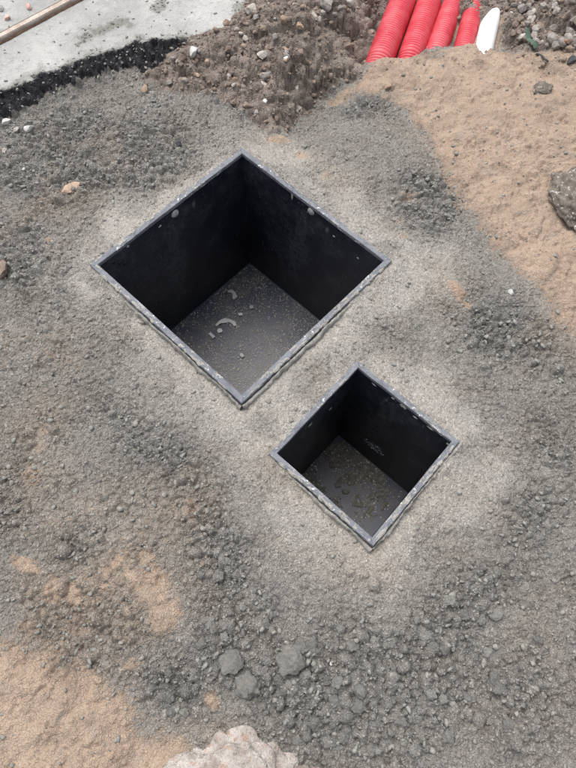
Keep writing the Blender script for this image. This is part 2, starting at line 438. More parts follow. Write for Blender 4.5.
# pavement and its tarry broken edge
zs = 0.030 + 0.0022 * fbm(X, Y, 12, 71, 4) + 0.0009 * fbm(X, Y, 120, 73, 3)
Z = Z + (np.maximum(zs - 0.006 + 0.010 * e2 - 0.35 * np.maximum(-sd_slab, 0), Z) - Z) * sst(-0.03, 0.03, sd_tar)
Z = Z * (1 - m_slab) + zs * m_slab

# lumps pressed into the surface
nz = fbm(X, Y, 120, 41, 3, 0.6)
BANDS = [(80, 150, 130, 60, .1, .8), (20, 250, 60, 50, 0, .6), (90, 635, 60, 45, 0, 1.), (170, 690, 60, 45, -.3, 1.), (235, 640, 55, 75, .3, .9), (215, 540, 32, 60, .5, .8), (150, 440, 90, 28, -.6, .55), (70, 545, 30, 20, .5, .8), (140, 550, 16, 10, .3, .9),
         (360, 700, 140, 70, 0, .95), (480, 690, 130, 70, 0, .85), (480, 600, 75, 30, .7, .95), (535, 520, 30, 60, -.4, .7), (500, 320, 85, 45, -.8, .95), (420, 190, 60, 40, -.9, .85), (375, 95, 45, 20, .2, .8), (10, 480, 28, 60, 0, .6), (550, 430, 40, 40, 0, .6)]
band = np.zeros_like(X)
for (u, v, ru, rv, an, q_) in BANDS:
    band = np.maximum(band, q_ * sst(-0.35, 0.6, patch(u, v, ru, rv, an) + 0.45 * e1 + 0.3 * e3))
N_ROUGH = np.clip(0.36 + 0.75 * band + 0.35 * e3 + 0.2 * e1, 0.16, 1.1) * (1 - 0.35 * smooth * (1 - band))
N_ROUGH = np.maximum(N_ROUGH, 0.85 * np.maximum(m_tar, m_soil))
xs, ys = ax, ay


def stamp(cx, cy, r, k, sink, an=1.0, th=0.0):
    rr = r * 1.45
    i0, i1 = np.searchsorted(xs, (cx - rr, cx + rr)); j0, j1 = np.searchsorted(ys, (cy - rr, cy + rr))
    if i1 - i0 < 2 or j1 - j0 < 2: return
    sl = (slice(j0, j1), slice(i0, i1))
    x = X[sl] - cx; y = Y[sl] - cy
    c, s = math.cos(th), math.sin(th)
    a = (c * x + s * y) * an; b = (-s * x + c * y) / an
    q = (a * a + b * b) / (r * r) * (1 + 0.75 * nz[sl])
    zz = Z[sl]
    jc, ic = min(np.searchsorted(ys, cy), len(ys) - 1), min(np.searchsorted(xs, cx), len(xs) - 1)
    base = Zb[jc, ic]
    top = base - sink * r + k * r * np.sqrt(np.clip(1 - q, 0, 1))
    Z[sl] = np.where(q < 1, np.maximum(zz, top), zz)


# crumbly skin: cells parted by narrow crevices
ja, jb = np.searchsorted(ys, (-0.45, 2.5)); ia, ib = np.searchsorted(xs, (-1.35, 1.3))
W_ = (slice(ja, jb), slice(ia, ib))


def cells(size, seed, warp):
    x = X[W_] + warp * fbm(X[W_], Y[W_], 0.55 / size, seed + 5, 3, 0.65); y = Y[W_] + warp * fbm(X[W_], Y[W_], 0.55 / size, seed + 6, 3, 0.65)
    x = x / size; y = y / size
    ix = np.floor(x).astype(np.int64); iy = np.floor(y).astype(np.int64)
    f1 = np.full(x.shape, 9.0, np.float32); f2 = f1.copy(); idv = np.zeros_like(f1)
    for dx in (-1, 0, 1):
        for dy in (-1, 0, 1):
            qx = ix + dx + 0.5 + 0.48 * hash2(ix + dx, iy + dy, seed); qy = iy + dy + 0.5 + 0.48 * hash2(ix + dx, iy + dy, seed + 1)
            d = np.hypot(qx - x, qy - y).astype(np.float32)
            hid = hash2(ix + dx, iy + dy, seed + 2)
            idv = np.where(d < f1, hid, idv)
            f2 = np.where(d < f1, f1, np.minimum(f2, d)); f1 = np.minimum(f1, d)
    return f2 - f1, idv, f1


trow = smooth * (1 - band) * sst(-0.12, 0.22, fbm(X, Y, 7, 131, 3) + 0.12)
rgh = np.clip(N_ROUGH[W_] * (1 - 0.75 * trow[W_]), 0, 1); cm = m_conc[W_] + 0.8 * m_soil[W_] + 0.25 * m_sand[W_] + 1.3 * m_tar[W_]
guard = sst(0.006, 0.03, db[W_])
for size, amp, seed, warp in ((0.030, 0.0078, 401, 0.012), (0.016, 0.0064, 411, 0.006), (0.0092, 0.0038, 421, 0.003)):
    edge, idv, f1 = cells(size, seed, warp)
    sel = sst(-0.6, 0.25, fbm(X[W_], Y[W_], 0.35 / size, seed + 8, 2) + 0.6 * (rgh - 0.45))
    dome = sst(0.0, 0.34, edge)
    lift = (0.75 * dome - 0.75) * sel + 0.35 * idv * dome + 0.18 * (1 - f1)
    Z[W_] += amp * lift * cm * guard * (0.42 + 1.0 * rgh) * (1 - 0.7 * trow[W_])
Zb = Z.copy()


def at(arr, x, y):
    j = np.clip(np.searchsorted(ys, y), 0, len(ys) - 1); i = np.clip(np.searchsorted(xs, x), 0, len(xs) - 1)
    return arr[j, i]


def scatter(n, x0=-1.15, x1=1.1, y0=-0.34, y1=2.35):
    return rng.uniform(x0, x1, n), rng.uniform(y0, y1, n)


cx, cy = scatter(50000)
rr = 0.0042 * (1 - rng.random(len(cx))) ** (-1 / 2.6); rr = np.clip(rr, 0.0042, 0.019)
ro = at(N_ROUGH, cx, cy); mc = at(m_conc, cx, cy); ms = at(m_soil, cx, cy); msd = at(m_sand, cx, cy); mt = at(m_tar, cx, cy); dd = at(db, cx, cy); sl_ = at(m_slab, cx, cy)
prob = mc * np.clip(ro * 0.6 + 0.04, 0, 1) * (1 - 0.8 * at(trow, cx, cy)) + ms * 0.75 + msd * 0.16 + mt * 0.9
size_ok = (rr < 0.005 + 0.014 * np.clip(ro, 0, 1)) | (ms > 0.5)
keep = (rng.random(len(cx)) < prob) & size_ok & (dd > rr + 0.004) & (sl_ < 0.3)
for x, y, r, a, t in zip(cx[keep], cy[keep], rr[keep], rng.uniform(0.8, 1.25, keep.sum()), rng.uniform(0, 3.14, keep.sum())):
    stamp(x, y, r, 1.35, 0.62, a, t)
cx, cy = scatter(1500, -0.9, 1.1, 1.5, 2.4)
keep = (at(m_soil, cx, cy) > .6) & (at(m_slab, cx, cy) < .1)
for x, y, r in zip(cx[keep], cy[keep], rng.uniform(0.010, 0.032, keep.sum())):
    stamp(x, y, r, 0.9, 0.35, rng.uniform(0.7, 1.4), rng.uniform(0, 3.14))
# closely packed bigger lumps where the mix was left rough
cx, cy = scatter(5000, -1.0, 1.0, -0.34, 1.9)
rr = np.clip(0.0075 * (1 - rng.random(len(cx))) ** (-1 / 3.2), 0.0075, 0.017)
pr = at(m_conc, cx, cy) * sst(0.45, 1.0, at(N_ROUGH, cx, cy) + 0.35 * at(e1, cx, cy))
keep = (rng.random(len(cx)) < pr) & (at(db, cx, cy) > 0.05)
for x, y, r, a, t in zip(cx[keep], cy[keep], rr[keep], rng.uniform(0.8, 1.25, keep.sum()), rng.uniform(0, 3.14, keep.sum())):
    stamp(x, y, r, 1.5, 0.45, a, t)
Z += (0.0014 * fbm(X, Y, 190, 47, 2) + 0.0016 * nz) * (1 - m_slab)

# material masks
dark_tone = np.clip(0.45 * sst(0.2, 0.9, N_ROUGH) + 0.35 * fbm(X, Y, 6, 101, 4) + 0.15 * e2, 0, 1) * (1 - 0.8 * smooth)  # darker concrete tone on rough bands and set patches, less near the boxes
for (u, v, ru, rv, an, s) in [(80, 640, 45, 30, 0, .85), (70, 545, 30, 18, .5, .7), (165, 690, 50, 28, -.3, .8), (205, 650, 40, 40, 0, .5), (225, 560, 35, 60, .5, .45), (10, 470, 25, 50, 0, .5), (140, 550, 14, 8, .3, .7), (375, 90, 40, 16, .2, .8), (500, 320, 75, 40, -.8, .75), (545, 420, 50, 40, 0, .3),
                              (470, 600, 60, 25, .7, .55), (420, 700, 120, 50, 0, .4), (60, 140, 70, 40, .3, .5), (400, 170, 40, 30, -.8, .5)]:
    dark_tone = np.maximum(dark_tone, s * sst(-0.1, 0.7, patch(u, v, ru, rv, an) + 0.5 * e1 + 0.2 * e2) + 0.3 * dark_tone)
dark_tone = np.clip((0.16 + 0.84 * dark_tone) * (1 - 0.2 * trow), 0, 1)
grime = 0.9 * sst(0.1, 0.5, patch(104, 38, 36, 12, .5) + 1.0 * e2 + 0.3 * e1) + 0.7 * sst(0.1, 0.5, patch(160, 14, 8, 14, -.3) + 0.9 * e2)
grime = np.clip(grime + 0.75 * (1 - sst(0.005, 0.05, sd_slab + 0.03 * e2)) * sst(0.0, 0.4, e1 + 0.25), 0, 1) * m_slab
fine = m_conc * (0.6 + 0.4 * (1 - smooth)) * (1 - 0.5 * trow) + 0.3 * m_sand + 0.9 * m_soil + 0.8 * m_tar + 0.25 * m_slab

# split into the pieces of ground one can tell apart
cls = np.argmax(np.stack([m_conc, m_sand * 1.2, m_soil, m_tar, m_slab]), 0)
nr, nc = X.shape
idx = np.arange(nr * nc).reshape(nr, nc)
quads = np.stack([idx[:-1, :-1], idx[:-1, 1:], idx[1:, 1:], idx[1:, :-1]], -1).reshape(-1, 4)
fcls = cls[:-1, :-1].ravel()
xc = (X[:-1, :-1] + X[1:, 1:]) / 2; yc = (Y[:-1, :-1] + Y[1:, 1:]) / 2
inside = ((box_dist(BIG, xc, yc)[0] < -0.0065) | (box_dist(SML, xc, yc)[0] < -0.0055)).ravel()
allV = np.stack([X, Y, Z], -1).reshape(-1, 3)
stain = np.zeros_like(X)
for (u, v, ru, rv, an, q_) in [(30, 450, 45, 90, .1, .6), (110, 600, 110, 75, 0, .75), (60, 660, 100, 45, 0, .7), (190, 505, 40, 40, 0, .55), (120, 500, 80, 40, .2, .4), (60, 200, 40, 22, .4, .5), (330, 160, 60, 22, -.5, .4), (455, 280, 40, 40, -.8, .45),
                               (300, 470, 60, 40, 0, .35), (200, 735, 60, 30, 0, .6), (350, 560, 60, 30, 0, .25), (420, 130, 60, 25, -.8, .5), (560, 330, 40, 30, 0, .5)]:
    stain = np.maximum(stain, q_ * sst(-0.3, 0.8, patch(u, v, ru, rv, an) + 0.5 * e1 + 0.35 * e3 + 0.2 * e2))
masks = dict(stain=stain, dark_tone=dark_tone, sand=m_sand, soil=m_soil, tar=m_tar, slab=m_slab, grime=grime, fine=fine)
NAMES = [('concrete_ground', 'lumpy grey fresh concrete bed spread around the two black boxes'),
         ('sand_ground', 'pinkish tan sand lying over and beside the grey concrete'),
         ('soil_ground', 'brown stony dug soil of the bank and trench around the ducts'),
         ('tar_ground', 'black crumbling tar along the broken edge of the pavement'),
         ('pavement', 'pale grey old concrete pavement slab with cement splashes')]
for k, (nm, lab) in enumerate(NAMES):
    q = quads[(fcls == k) & ~inside]
    used, inv = np.unique(q, return_inverse=True)
    me = np_mesh(nm, allV[used], inv.reshape(-1, 4))
    for mn, arr in masks.items():
        a = me.attributes.new(mn, 'FLOAT', 'POINT'); a.data.foreach_set('value', arr.ravel()[used].astype(np.float32))
    tag(link(nm, me, GROUND), lab, nm.split('_')[0], kind='structure')


def gz(x, y): return float(at(Z, np.array(x), np.array(y)))


# ------------------------------------------------------------------ the two boxes
def wall_panel(L, t, D, z0, L_in=None):
    """panel along local x, outer face at y=0, inner at y=-t, mitred ends, slightly uneven"""
    bm = bmesh.new()
    n = 24; rows = []
    for zz in (z0, -D - t):
        for y, half in ((0, L / 2), (-t, L / 2 - t)):
            rows.append([bm.verts.new((-half + 2 * half * i / n, y, zz)) for i in range(n + 1)])
    o_t, i_t, o_b, i_b = rows
    for i in range(n):
        bm.faces.new((o_t[i], o_t[i + 1], i_t[i + 1], i_t[i]))
        bm.faces.new((i_t[i], i_t[i + 1], i_b[i + 1], i_b[i]))
        bm.faces.new((o_t[i + 1], o_t[i], o_b[i], o_b[i + 1]))
    bmesh.ops.recalc_face_normals(bm, faces=bm.faces[:])
    return bm


def rim_strip(L, t, seed, over=0.003, hgt=0.034):
    """rounded lip along the top of one wall; uneven by a millimetre, mitred at both ends"""
    r_ = np.random.default_rng(seed)
    prof = [(over, -hgt), (over, -0.0012), (over - 0.0012, 0.0), (-t - 0.0004, 0.0), (-t - 0.0016, -0.0012), (-t - 0.0016, -0.012)]
    n = 60
    ph = r_.uniform(0, 6, 6)
    V = []
    for i in range(n + 1):
        f = i / n
        for (y, z) in prof:
            half = L / 2 + y
            x = -half + 2 * half * f
            wv = 0.0007 * math.sin(7 * f + ph[0]) + 0.0004 * math.sin(17 * f + ph[1]) + r_.normal(0, 0.00016)
            end = min(1.0, 8 * f, 8 * (1 - f))
            V.append((x, y + 0.6 * wv * end, z + wv * end * (z > -0.01)))
    m = len(prof); Fc = []
    for i in range(n):
        for j in range(m - 1):
            a = i * m + j; Fc.append((a, a + m, a + m + 1, a + 1))
    return np_mesh('rim', np.array(V), np.array(Fc), False)


def crust(L, seed):
    """ragged bead of cement squeezed up along the outside of a rim"""
    r_ = np.random.default_rng(seed); n = 150; m = 7
    xs_ = np.linspace(-L / 2 - 0.006, L / 2 + 0.006, n)
    one = np.zeros(n)
    wid = 0.0085 + 0.0040 * vnoise(xs_, one, 22, seed) + 0.0028 * vnoise(xs_, one, 110, seed + 1)
    top = -0.0075 + 0.0060 * vnoise(xs_, one, 22, seed + 2) + 0.0022 * vnoise(xs_, one, 110, seed + 3)
    V = []
    for i in range(n):
        for j in range(m):
            a_ = math.pi * j / (m - 1)
            V.append((xs_[i], 0.0035 + wid[i] * (1 - math.cos(a_)) * 0.6 + r_.normal(0, .0003), -0.034 + (top[i] + 0.034) * math.sin(a_) ** 0.5 + r_.normal(0, .0003)))
    ii = np.arange(n * m).reshape(n, m)
    q = np.stack([ii[:-1, :-1], ii[:-1, 1:], ii[1:, 1:], ii[1:, :-1]], -1).reshape(-1, 4)
    return np_mesh('cement_crust', np.array(V), q)


def rim_splashes(L, t, seed, n):
    """thin irregular flakes of dried cement stuck on the rim"""
    r_ = np.random.default_rng(seed); V = []; Fc = []
    for _ in range(int(n)):
        a_, b_ = r_.uniform(.003, .014), r_.uniform(.0015, .0042)
        x0 = r_.uniform(-L / 2 + .02, L / 2 - .02); y0 = r_.choice((r_.uniform(-.001, .003), r_.uniform(-t, .002))); m_ = 9; base = len(V)
        V.append((x0, y0, 0.0024))
        for i in range(m_):
            q = 2 * math.pi * i / m_; e_ = 1 + r_.normal(0, .3)
            y = min(max(y0 + b_ * e_ * math.sin(q), -t - .001), .0065)
            V.append((x0 + a_ * e_ * math.cos(q), y, 0.0003 if y < .003 else -0.003))
        for i in range(m_): Fc.append((base, base + 1 + i, base + 1 + (i + 1) % m_))
    return np_mesh('cement_splashes', np.array(V), np.array(Fc))


def uneven_sheet(wx, wy, z, n=40, amp=0.002, seed=3):
    gx, gy = np.meshgrid(np.linspace(-wx / 2, wx / 2, n), np.linspace(-wy / 2, wy / 2, n))
    zz = z + amp * fbm(gx, gy, 6, seed, 3)
    ii = np.arange(n * n).reshape(n, n)
    q = np.stack([ii[:-1, :-1], ii[:-1, 1:], ii[1:, 1:], ii[1:, :-1]], -1).reshape(-1, 4)
    return np_mesh('base', np.stack([gx, gy, zz], -1).reshape(-1, 3), q)


def make_box(name, B, label, tilt=(0, 0)):
    root = empty(name)
    root.matrix_world = Matrix.Translation((B['c'][0], B['c'][1], 0)) @ Matrix.Rotation(tilt[0], 4, 'X') @ Matrix.Rotation(tilt[1], 4, 'Y') @ Matrix.Rotation(B['rot'], 4, 'Z')
    wx, wy = B['w']; t, D = B['t'], B['D']
    walls = []
    for k in range(4):                              # 0:+y 1:+x 2:-y 3:-x
        L = wx if k % 2 == 0 else wy
        off = (wy if k % 2 == 0 else wx) / 2
        ang = -k * math.pi / 2
        Mx = Matrix.Rotation(ang, 4, 'Z') @ Matrix.Translation((0, off, 0))
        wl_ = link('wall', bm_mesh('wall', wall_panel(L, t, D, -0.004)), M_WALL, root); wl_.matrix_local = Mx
        rm = link('rim', rim_strip(L, t, 10 + k + int(wx * 100)), M_RIM, wl_)
        if k in (1, 2):
            link('cement_crust', crust(L, 40 + k + int(wx * 100)), M_CRUST, wl_)
        link('cement_splashes', rim_splashes(L, t, 70 + k + int(wx * 100), (70 if k == 1 else 45 if k == 2 else 14) * L / 0.6), M_CRUST, wl_)['kind'] = 'stuff'
        walls.append(wl_)
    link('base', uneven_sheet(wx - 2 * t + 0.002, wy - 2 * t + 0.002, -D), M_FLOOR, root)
    tag(root, label, 'box')
    return root, walls


big, bigw = make_box('cable_chamber', BIG, 'large square black plastic box sunk in the grey concrete')
sml, smlw = make_box('cable_chamber', SML, 'small square black plastic box sunk in concrete, lettering inside', (-0.0097, -0.0078))


def disc_mesh(r, th, seed):
    bm = bmesh.new(); r_ = np.random.default_rng(seed); n = 18
    top = []; bot = []
    for i in range(n):
        a = 2 * math.pi * i / n; k = r * (1 + r_.normal(0, 0.02))
        top.append(bm.verts.new((k * .8 * math.cos(a), -th, k * .8 * math.sin(a)))); bot.append(bm.verts.new((k * math.cos(a), 0.001, k * math.sin(a))))
    c = bm.verts.new((0, -th * 0.5, 0))
    for i in range(n):
        j = (i + 1) % n
        bm.faces.new((top[i], top[j], bot[j], bot[i])); bm.faces.new((top[j], top[i], c))
    bmesh.ops.recalc_face_normals(bm, faces=bm.faces[:])
    return bm_mesh('plug', bm, True)


def ray_to_wall(B, k, u, v):
    """photo pixel -> (along wall, height) on the inner face of wall k"""
    c, s = math.cos(B['rot']), math.sin(B['rot'])
    d = FW + RI * (u - 288) / F - UP * (v - 384) / F
    o = np.array([-B['c'][0], -B['c'][1], H])
    rot = lambda q: np.array([c * q[0] + s * q[1], -s * q[0] + c * q[1], q[2]])
    o, d = rot(o), rot(d)
    a = k * math.pi / 2; ca, sa = math.cos(a), math.sin(a)
    r2 = lambda q: np.array([ca * q[0] - sa * q[1], sa * q[0] + ca * q[1], q[2]])
    o, d = r2(o), r2(d)
    off = (B['w'][1] if k % 2 == 0 else B['w'][0]) / 2 - B['t']
    tt = (off - o[1]) / d[1]
    q = o + d * tt
    return q[0], q[2]


for (k, u, v, r) in [(0, 311.0, 211.5, 0.013), (3, 175, 213.5, 0.014)]:
    a, h_ = ray_to_wall(BIG, k, u, v)
    pl = link('plug', disc_mesh(r, 0.003, k), M_PLUG, bigw[k]); pl.location = (a, -BIG['t'] - 0.0005, h_)
for i, (u, v) in enumerate([(114, 262), (119.5, 263), (125, 263.5)]):
    a, h_ = ray_to_wall(BIG, 3, u, v)
    pl = link('rivet', disc_mesh(0.006, 0.002, i + 5), M_WALL, bigw[3]); pl.location = (a, -BIG['t'] - 0.0005, h_)
# dried cement runs and smears under the rims
M_SMEAR = mat_stone('dried_cement', (0.30, 0.29, 0.26), (0.50, 0.49, 0.45), sc=90, bump=0.001)


def smear_mesh(wd, ht, seed):
    r_ = np.random.default_rng(seed); bm = bmesh.new(); n = 14
    c = bm.verts.new((0, -0.0022, 0)); ring = []
    for i in range(n):
        a = 2 * math.pi * i / n; k = 1 + r_.normal(0, 0.22)
        ring.append(bm.verts.new((wd * k * math.cos(a), 0.0, ht * k * math.sin(a))))
    for i in range(n): bm.faces.new((ring[i], ring[(i + 1) % n], c))
    bmesh.ops.recalc_face_normals(bm, faces=bm.faces[:])
    return bm_mesh('cement_smear', bm, True)


for (B, ws, k, u, v, wd, ht) in [(BIG, bigw, 0, 292.5, 191, .004, .020), (SML, smlw, 0, 403, 406, .010, .007), (SML, smlw, 0, 393, 398, .006, .004), (SML, smlw, 0, 415, 417, .008, .004),
                                 (SML, smlw, 0, 430, 428, .009, .005), (SML, smlw, 0, 448, 444, .006, .006), (SML, smlw, 0, 374, 384, .006, .004), (SML, smlw, 3, 310, 424, .008, .004), (SML, smlw, 3, 330, 408, .006, .004),
                                 (BIG, bigw, 3, 160, 226, .006, .004), (BIG, bigw, 3, 128, 246, .005, .004), (BIG, bigw, 0, 334, 236, .005, .003), (BIG, bigw, 0, 358, 258, .004, .003)]:
    a, h_ = ray_to_wall(B, k, u, v)
    s_ = link('cement_smear', smear_mesh(wd, ht, int(u)), M_SMEAR, ws[k]); s_.location = (a, -B['t'] - 0.0006, min(h_, -0.016))
# moulded lines of worn lettering low on the wall of the small box
bm = bmesh.new(); r_ = np.random.default_rng(5)
a0, h0 = ray_to_wall(SML, 0, 374, 446)
for row, (n, sh) in enumerate([(5, 0.004), (9, -0.002), (11, 0.0), (8, 0.006)]):
    for i in range(n):
        x = a0 + sh + (i - n / 2) * 0.0075; z = h0 + 0.020 - row * 0.0135
        if r_.random() < 0.12: continue
        for st in range(r_.integers(2, 4)):
            ver = r_.random() < 0.6
            sx, sz = (0.0011, 0.0085) if ver else (0.0052, 0.0012)
            ox = r_.choice((-0.002, 0.002)) if ver else 0; oz = 0 if ver else r_.choice((-0.0038, 0, 0.0038))
            bmesh.ops.create_cube(bm, size=1, matrix=Matrix.Translation((x + ox, -SML['t'] - 0.0006 - 0.00007 * st, z + oz)) @ Matrix.Diagonal((sx, 0.0016, sz, 1)))
link('moulded_lettering', bm_mesh('moulded_lettering', bm), M_LETTER, smlw[0])


# ------------------------------------------------------------------ stones: base shapes
def ico(sub):
    bm = bmesh.new(); bmesh.ops.create_icosphere(bm, subdivisions=sub, radius=1.0)
    V = np.array([v.co[:] for v in bm.verts]); Fc = np.array([[v.index for v in f.verts] for f in bm.faces]); bm.free()
    return V, Fc


def n3(V, s, seed):
    return (vnoise(V[:, 0] + 0.7 * V[:, 2], V[:, 1] - 0.6 * V[:, 2], s, seed) + vnoise(V[:, 1] + 0.5 * V[:, 0] + 9, V[:, 2] + 0.3 * V[:, 0], s, seed + 3) + vnoise(V[:, 2] - 4, V[:, 0] + 0.4 * V[:, 1], s, seed + 5)) / 3


def rock(sub, seed, cuts=9, rough=0.12, fine_=0.05, lims=(0.62, 0.9)):
    V, Fc = ico(sub); r_ = np.random.default_rng(seed)
    V = V.copy()
    for _ in range(cuts):
        n = r_.normal(size=3); n /= np.linalg.norm(n); lim = r_.uniform(*lims)
        d = V @ n; V -= np.outer(np.maximum(d - lim, 0) * 0.92, n)
    V *= (1 + rough * 1.6 * n3(V, 1.8, seed)[:, None] + fine_ * 2 * n3(V, 6.5, seed + 9)[:, None])
    return V, Fc


def lumpy(sub, seed, lump=0.30, nl=48, amin=0.10, amax=0.32, cuts=4):
    V, Fc = rock(sub, seed, cuts, 0.2, 0.05, (0.6, 0.9)); r_ = np.random.default_rng(seed + 1)
    D = V / np.linalg.norm(V, axis=1)[:, None]; add = np.zeros(len(V)); nn_ = n3(D, 9, seed)
    for _ in range(nl):
        n = r_.normal(size=3); n /= np.linalg.norm(n); a = r_.uniform(amin, amax)
        q = 2 * (1 - D @ n) / (a * a) * (1 + 0.8 * nn_)
        add = np.maximum(add, np.where(q < 1, lump * a / amax * np.sqrt(np.clip(1 - q, 0, 1)), 0))
    return V * (1 + add + 0.07 * n3(D, 16, seed + 4))[:, None], Fc


ROCKS = [np_mesh('stone', *rock(4, 100 + i, 15 + i, 0.10, 0.06, (0.42, 0.82))) for i in range(8)]
CLODS = [np_mesh('clod', *lumpy(4, 200 + i)) for i in range(7)]


def put(name, meshes, u, v, rpx, mat, label, cat, group=None, flat=0.7, asp=1.0, ang=0.0, sink=0.25, z=None, seed=0):
    r_ = np.random.default_rng(int(u * 31 + v * 17 + seed) & 0xFFFFFF)
    zz = 0.0
    for _ in range(3):
        p = px(u, v, zz); zz = gz(p[0], p[1]) if z is None else z
    dep = (p - np.array([0, 0, H])) @ FW
    r = rpx * dep / F
    base = meshes[int(r_.integers(len(meshes)))]
    key = base.name + '|' + mat.name
    me = put.cache.get(key)
    if me is None:
        me = base.copy(); me.materials.clear(); me.materials.append(mat); put.cache[key] = me
    o = bpy.data.objects.new(name, me); COL.objects.link(o)
    o.location = (p[0], p[1], zz + r * flat * (1 - 2 * sink) * 0.8)
    o.scale = (r * asp, r / asp, r * flat)
    o.rotation_euler = (r_.uniform(-.2, .2), r_.uniform(-.2, .2), ang)
    tag(o, label, cat, group)
    return o


put.cache = {}

LAND = [((240, 752), 'near the pale rubble chunk'), ((372, 550), 'off the near corner of the small box'), ((462, 441), 'beside the small box towards the sand'), ((88, 264), 'off the left corner of the large box'),
        ((150, 600), 'round the sand patches'), ((50, 640), 'at the edge of the sand spread'), ((60, 140), 'below the black tar'), ((500, 320), 'below the sand bank'), ((3, 300), 'near the brown buried stone'), ((270, 672), 'round the three big clods'),
        ((560, 740), 'on open bed far from both boxes'), ((430, 690), 'between rubble chunk and open bed')]
BANK = [((200, 50), 'near the tar end'), ((235, 20), 'against the pavement'), ((270, 110), 'at the foot above the concrete'), ((360, 40), 'beside the first red duct'), ((300, 30), 'high up'), ((310, 80), 'by the dark hollow')]
HEAP = [((500, 15), 'beside the white pipe'), ((530, 45), 'round the green scrap'), ((570, 60), 'near the dark stone'), ((560, 10), 'at the back')]


def where(u, v, marks):
    return min(marks, key=lambda m_: (m_[0][0] - u) ** 2 + (m_[0][1] - v) ** 2)[1]


KN = {'pale_stone': 'small pale', 'grey_stone': 'small grey', 'brown_stone': 'small brown', 'tan_clay': 'small tan'}
# clods of fresh concrete on the bed
put('concrete_clod', CLODS, 290, 659, 13, M_CONC, 'smooth flattish light grey concrete clod, largest on the lumpy bed', 'clod', flat=.6, sink=.22)
put('concrete_clod', CLODS, 248, 687, 12, M_CONC, 'round knobbly grey concrete clod beside the smooth flat one', 'clod', flat=.8, sink=.22)
put('concrete_clod', CLODS, 231, 661, 11, M_CONC, 'knobbly grey concrete clod merging into the bed above a round one', 'clod', flat=.55, sink=.3)
rg = np.random.default_rng(17)
for _ in range(64):
    for t in range(50):
        u, v = rg.uniform(0, 576), rg.uniform(120, 765)
        if t < 25: v = rg.uniform(560, 765); u = rg.uniform(150, 576)
        p = px(u, v, -.03)
        if at(m_conc, p[0], p[1]) > .7 and at(db, p[0], p[1]) > .10 and at(N_ROUGH, p[0], p[1]) > .6: break
    rad = rg.uniform(3.2, 6.5)
    put('concrete_clod', CLODS, u, v, rad, M_CONC, ('larger' if rad > 5.6 else 'small') + ' grey concrete clod lying ' + where(u, v, LAND), 'clod', 'loose concrete clods on the bed', flat=rg.uniform(.6, .85), asp=rg.uniform(.85, 1.2), ang=rg.uniform(0, 6), sink=.42)
# single stones
S = lambda u, v, r, m, lab, **k: put('stone', ROCKS, u, v, r, m, lab, 'stone', **k)
S(193.5, 54, 7.5, M_WHITE, 'off-white angular stone at the end of the black tar', asp=.8, ang=.3, sink=.1)
S(145, 91, 5.5, M_TAN, 'beige round stone just below the black tar edge')
S(179, 144, 4.5, M_DARK, 'dark grey stone on the concrete beside the large box')
S(28.5, 130, 6, M_WHITE, 'larger whitish stone below the dark tar corner', asp=1.15)
S(4, 117, 6, M_WHITE, 'whitish flat stone beside the end of the black tar', asp=1.3)
S(5, 151, 4, M_PALE, 'pale grey stone on the rough concrete near two whitish stones')
S(25, 172, 2.6, M_WHITE, 'tiny white pebble alone on the rough concrete')
S(15, 128, 5, M_PALE, 'pinkish pale stone between two whitish stones')
S(3, 270, 12, M_BROWN, 'brown wet-looking stone half buried in the grey concrete', asp=.8, ang=.5, flat=.5, sink=.2)
S(72, 190, 10, M_TAN, 'flat tan clay lump pressed into the rough concrete', asp=1.5, ang=.45, flat=.35, sink=.2)
S(331, 664, 2.2, M_WHITE, 'tiny white pebble on the grey lumpy concrete', seed=1)
S(314, 729, 2.6, M_WHITE, 'tiny white pebble near the pale rubble chunk')
S(510, 292, 4, M_WHITE, 'small white pebble on dark concrete beside the sand')
S(388, 86, 4.5, M_TAN, 'small tan lump on the dark concrete by the sand')
# stones of the soil bank
for i, (u, v, r, m, lab) in enumerate([
        (252, 14, 8, M_PALE, 'pale stone at the top of the brown bank by the pavement'), (263, 57, 7, M_PALE, 'pale angular stone in the middle of the brown bank'),
        (286, 60, 3.5, M_WHITE, 'small white pebble in the brown bank'), (267, 75, 7, M_GREY, 'grey stone low on the brown bank'),
        (326, 15, 9, M_GREY, 'large grey stone high on the brown bank'), (347, 2, 7, M_PALE, 'pale stone on the bank above the trench'),
        (265, 99, 3.5, M_WHITE, 'white pebble at the foot of the bank by the concrete'), (246, 40, 5, M_PALE, 'pale stone near the pavement end of the bank'),
        (226, 24, 5, M_TAN, 'tan stone against the pavement edge')]):
    S(u, v, r, m, lab, asp=rg.uniform(.8, 1.2), ang=rg.uniform(0, 3))
for _ in range(90):
    for t in range(60):
        u, v = rg.uniform(140, 385), rg.uniform(-15, 125); p = px(u, v, 0)
        if at(m_soil, p[0], p[1]) > .7 and at(m_tar, p[0], p[1]) < .2 and at(m_slab, p[0], p[1]) < .2: break
    k = rg.random(); m = M_PALE if k < .15 else M_GREY if k < .45 else M_BROWN if k < .9 else M_TAN
    S(u, v, rg.uniform(1.8, 5.2), m, KN[m.name] + ' dusty stone in the soil bank ' + where(u, v, BANK), group='stones in the soil bank', asp=rg.uniform(.75, 1.3), ang=rg.uniform(0, 3), flat=rg.uniform(.6, .9))
for _ in range(120):
    for t in range(60):
        u, v = rg.uniform(496, 585), rg.uniform(-15, 75); p = px(u, v, 0)
        if at(m_soil, p[0], p[1]) > .6: break
    k = rg.random(); m = M_PALE if k < .2 else M_GREY if k < .55 else M_BROWN
    S(u, v, rg.uniform(2, 6.5), m, KN[m.name] + ' stone in the rubble heap ' + where(u, v, HEAP), group='rubble stones beside the ducts', asp=rg.uniform(.75, 1.3), ang=rg.uniform(0, 3), flat=rg.uniform(.6, .95))
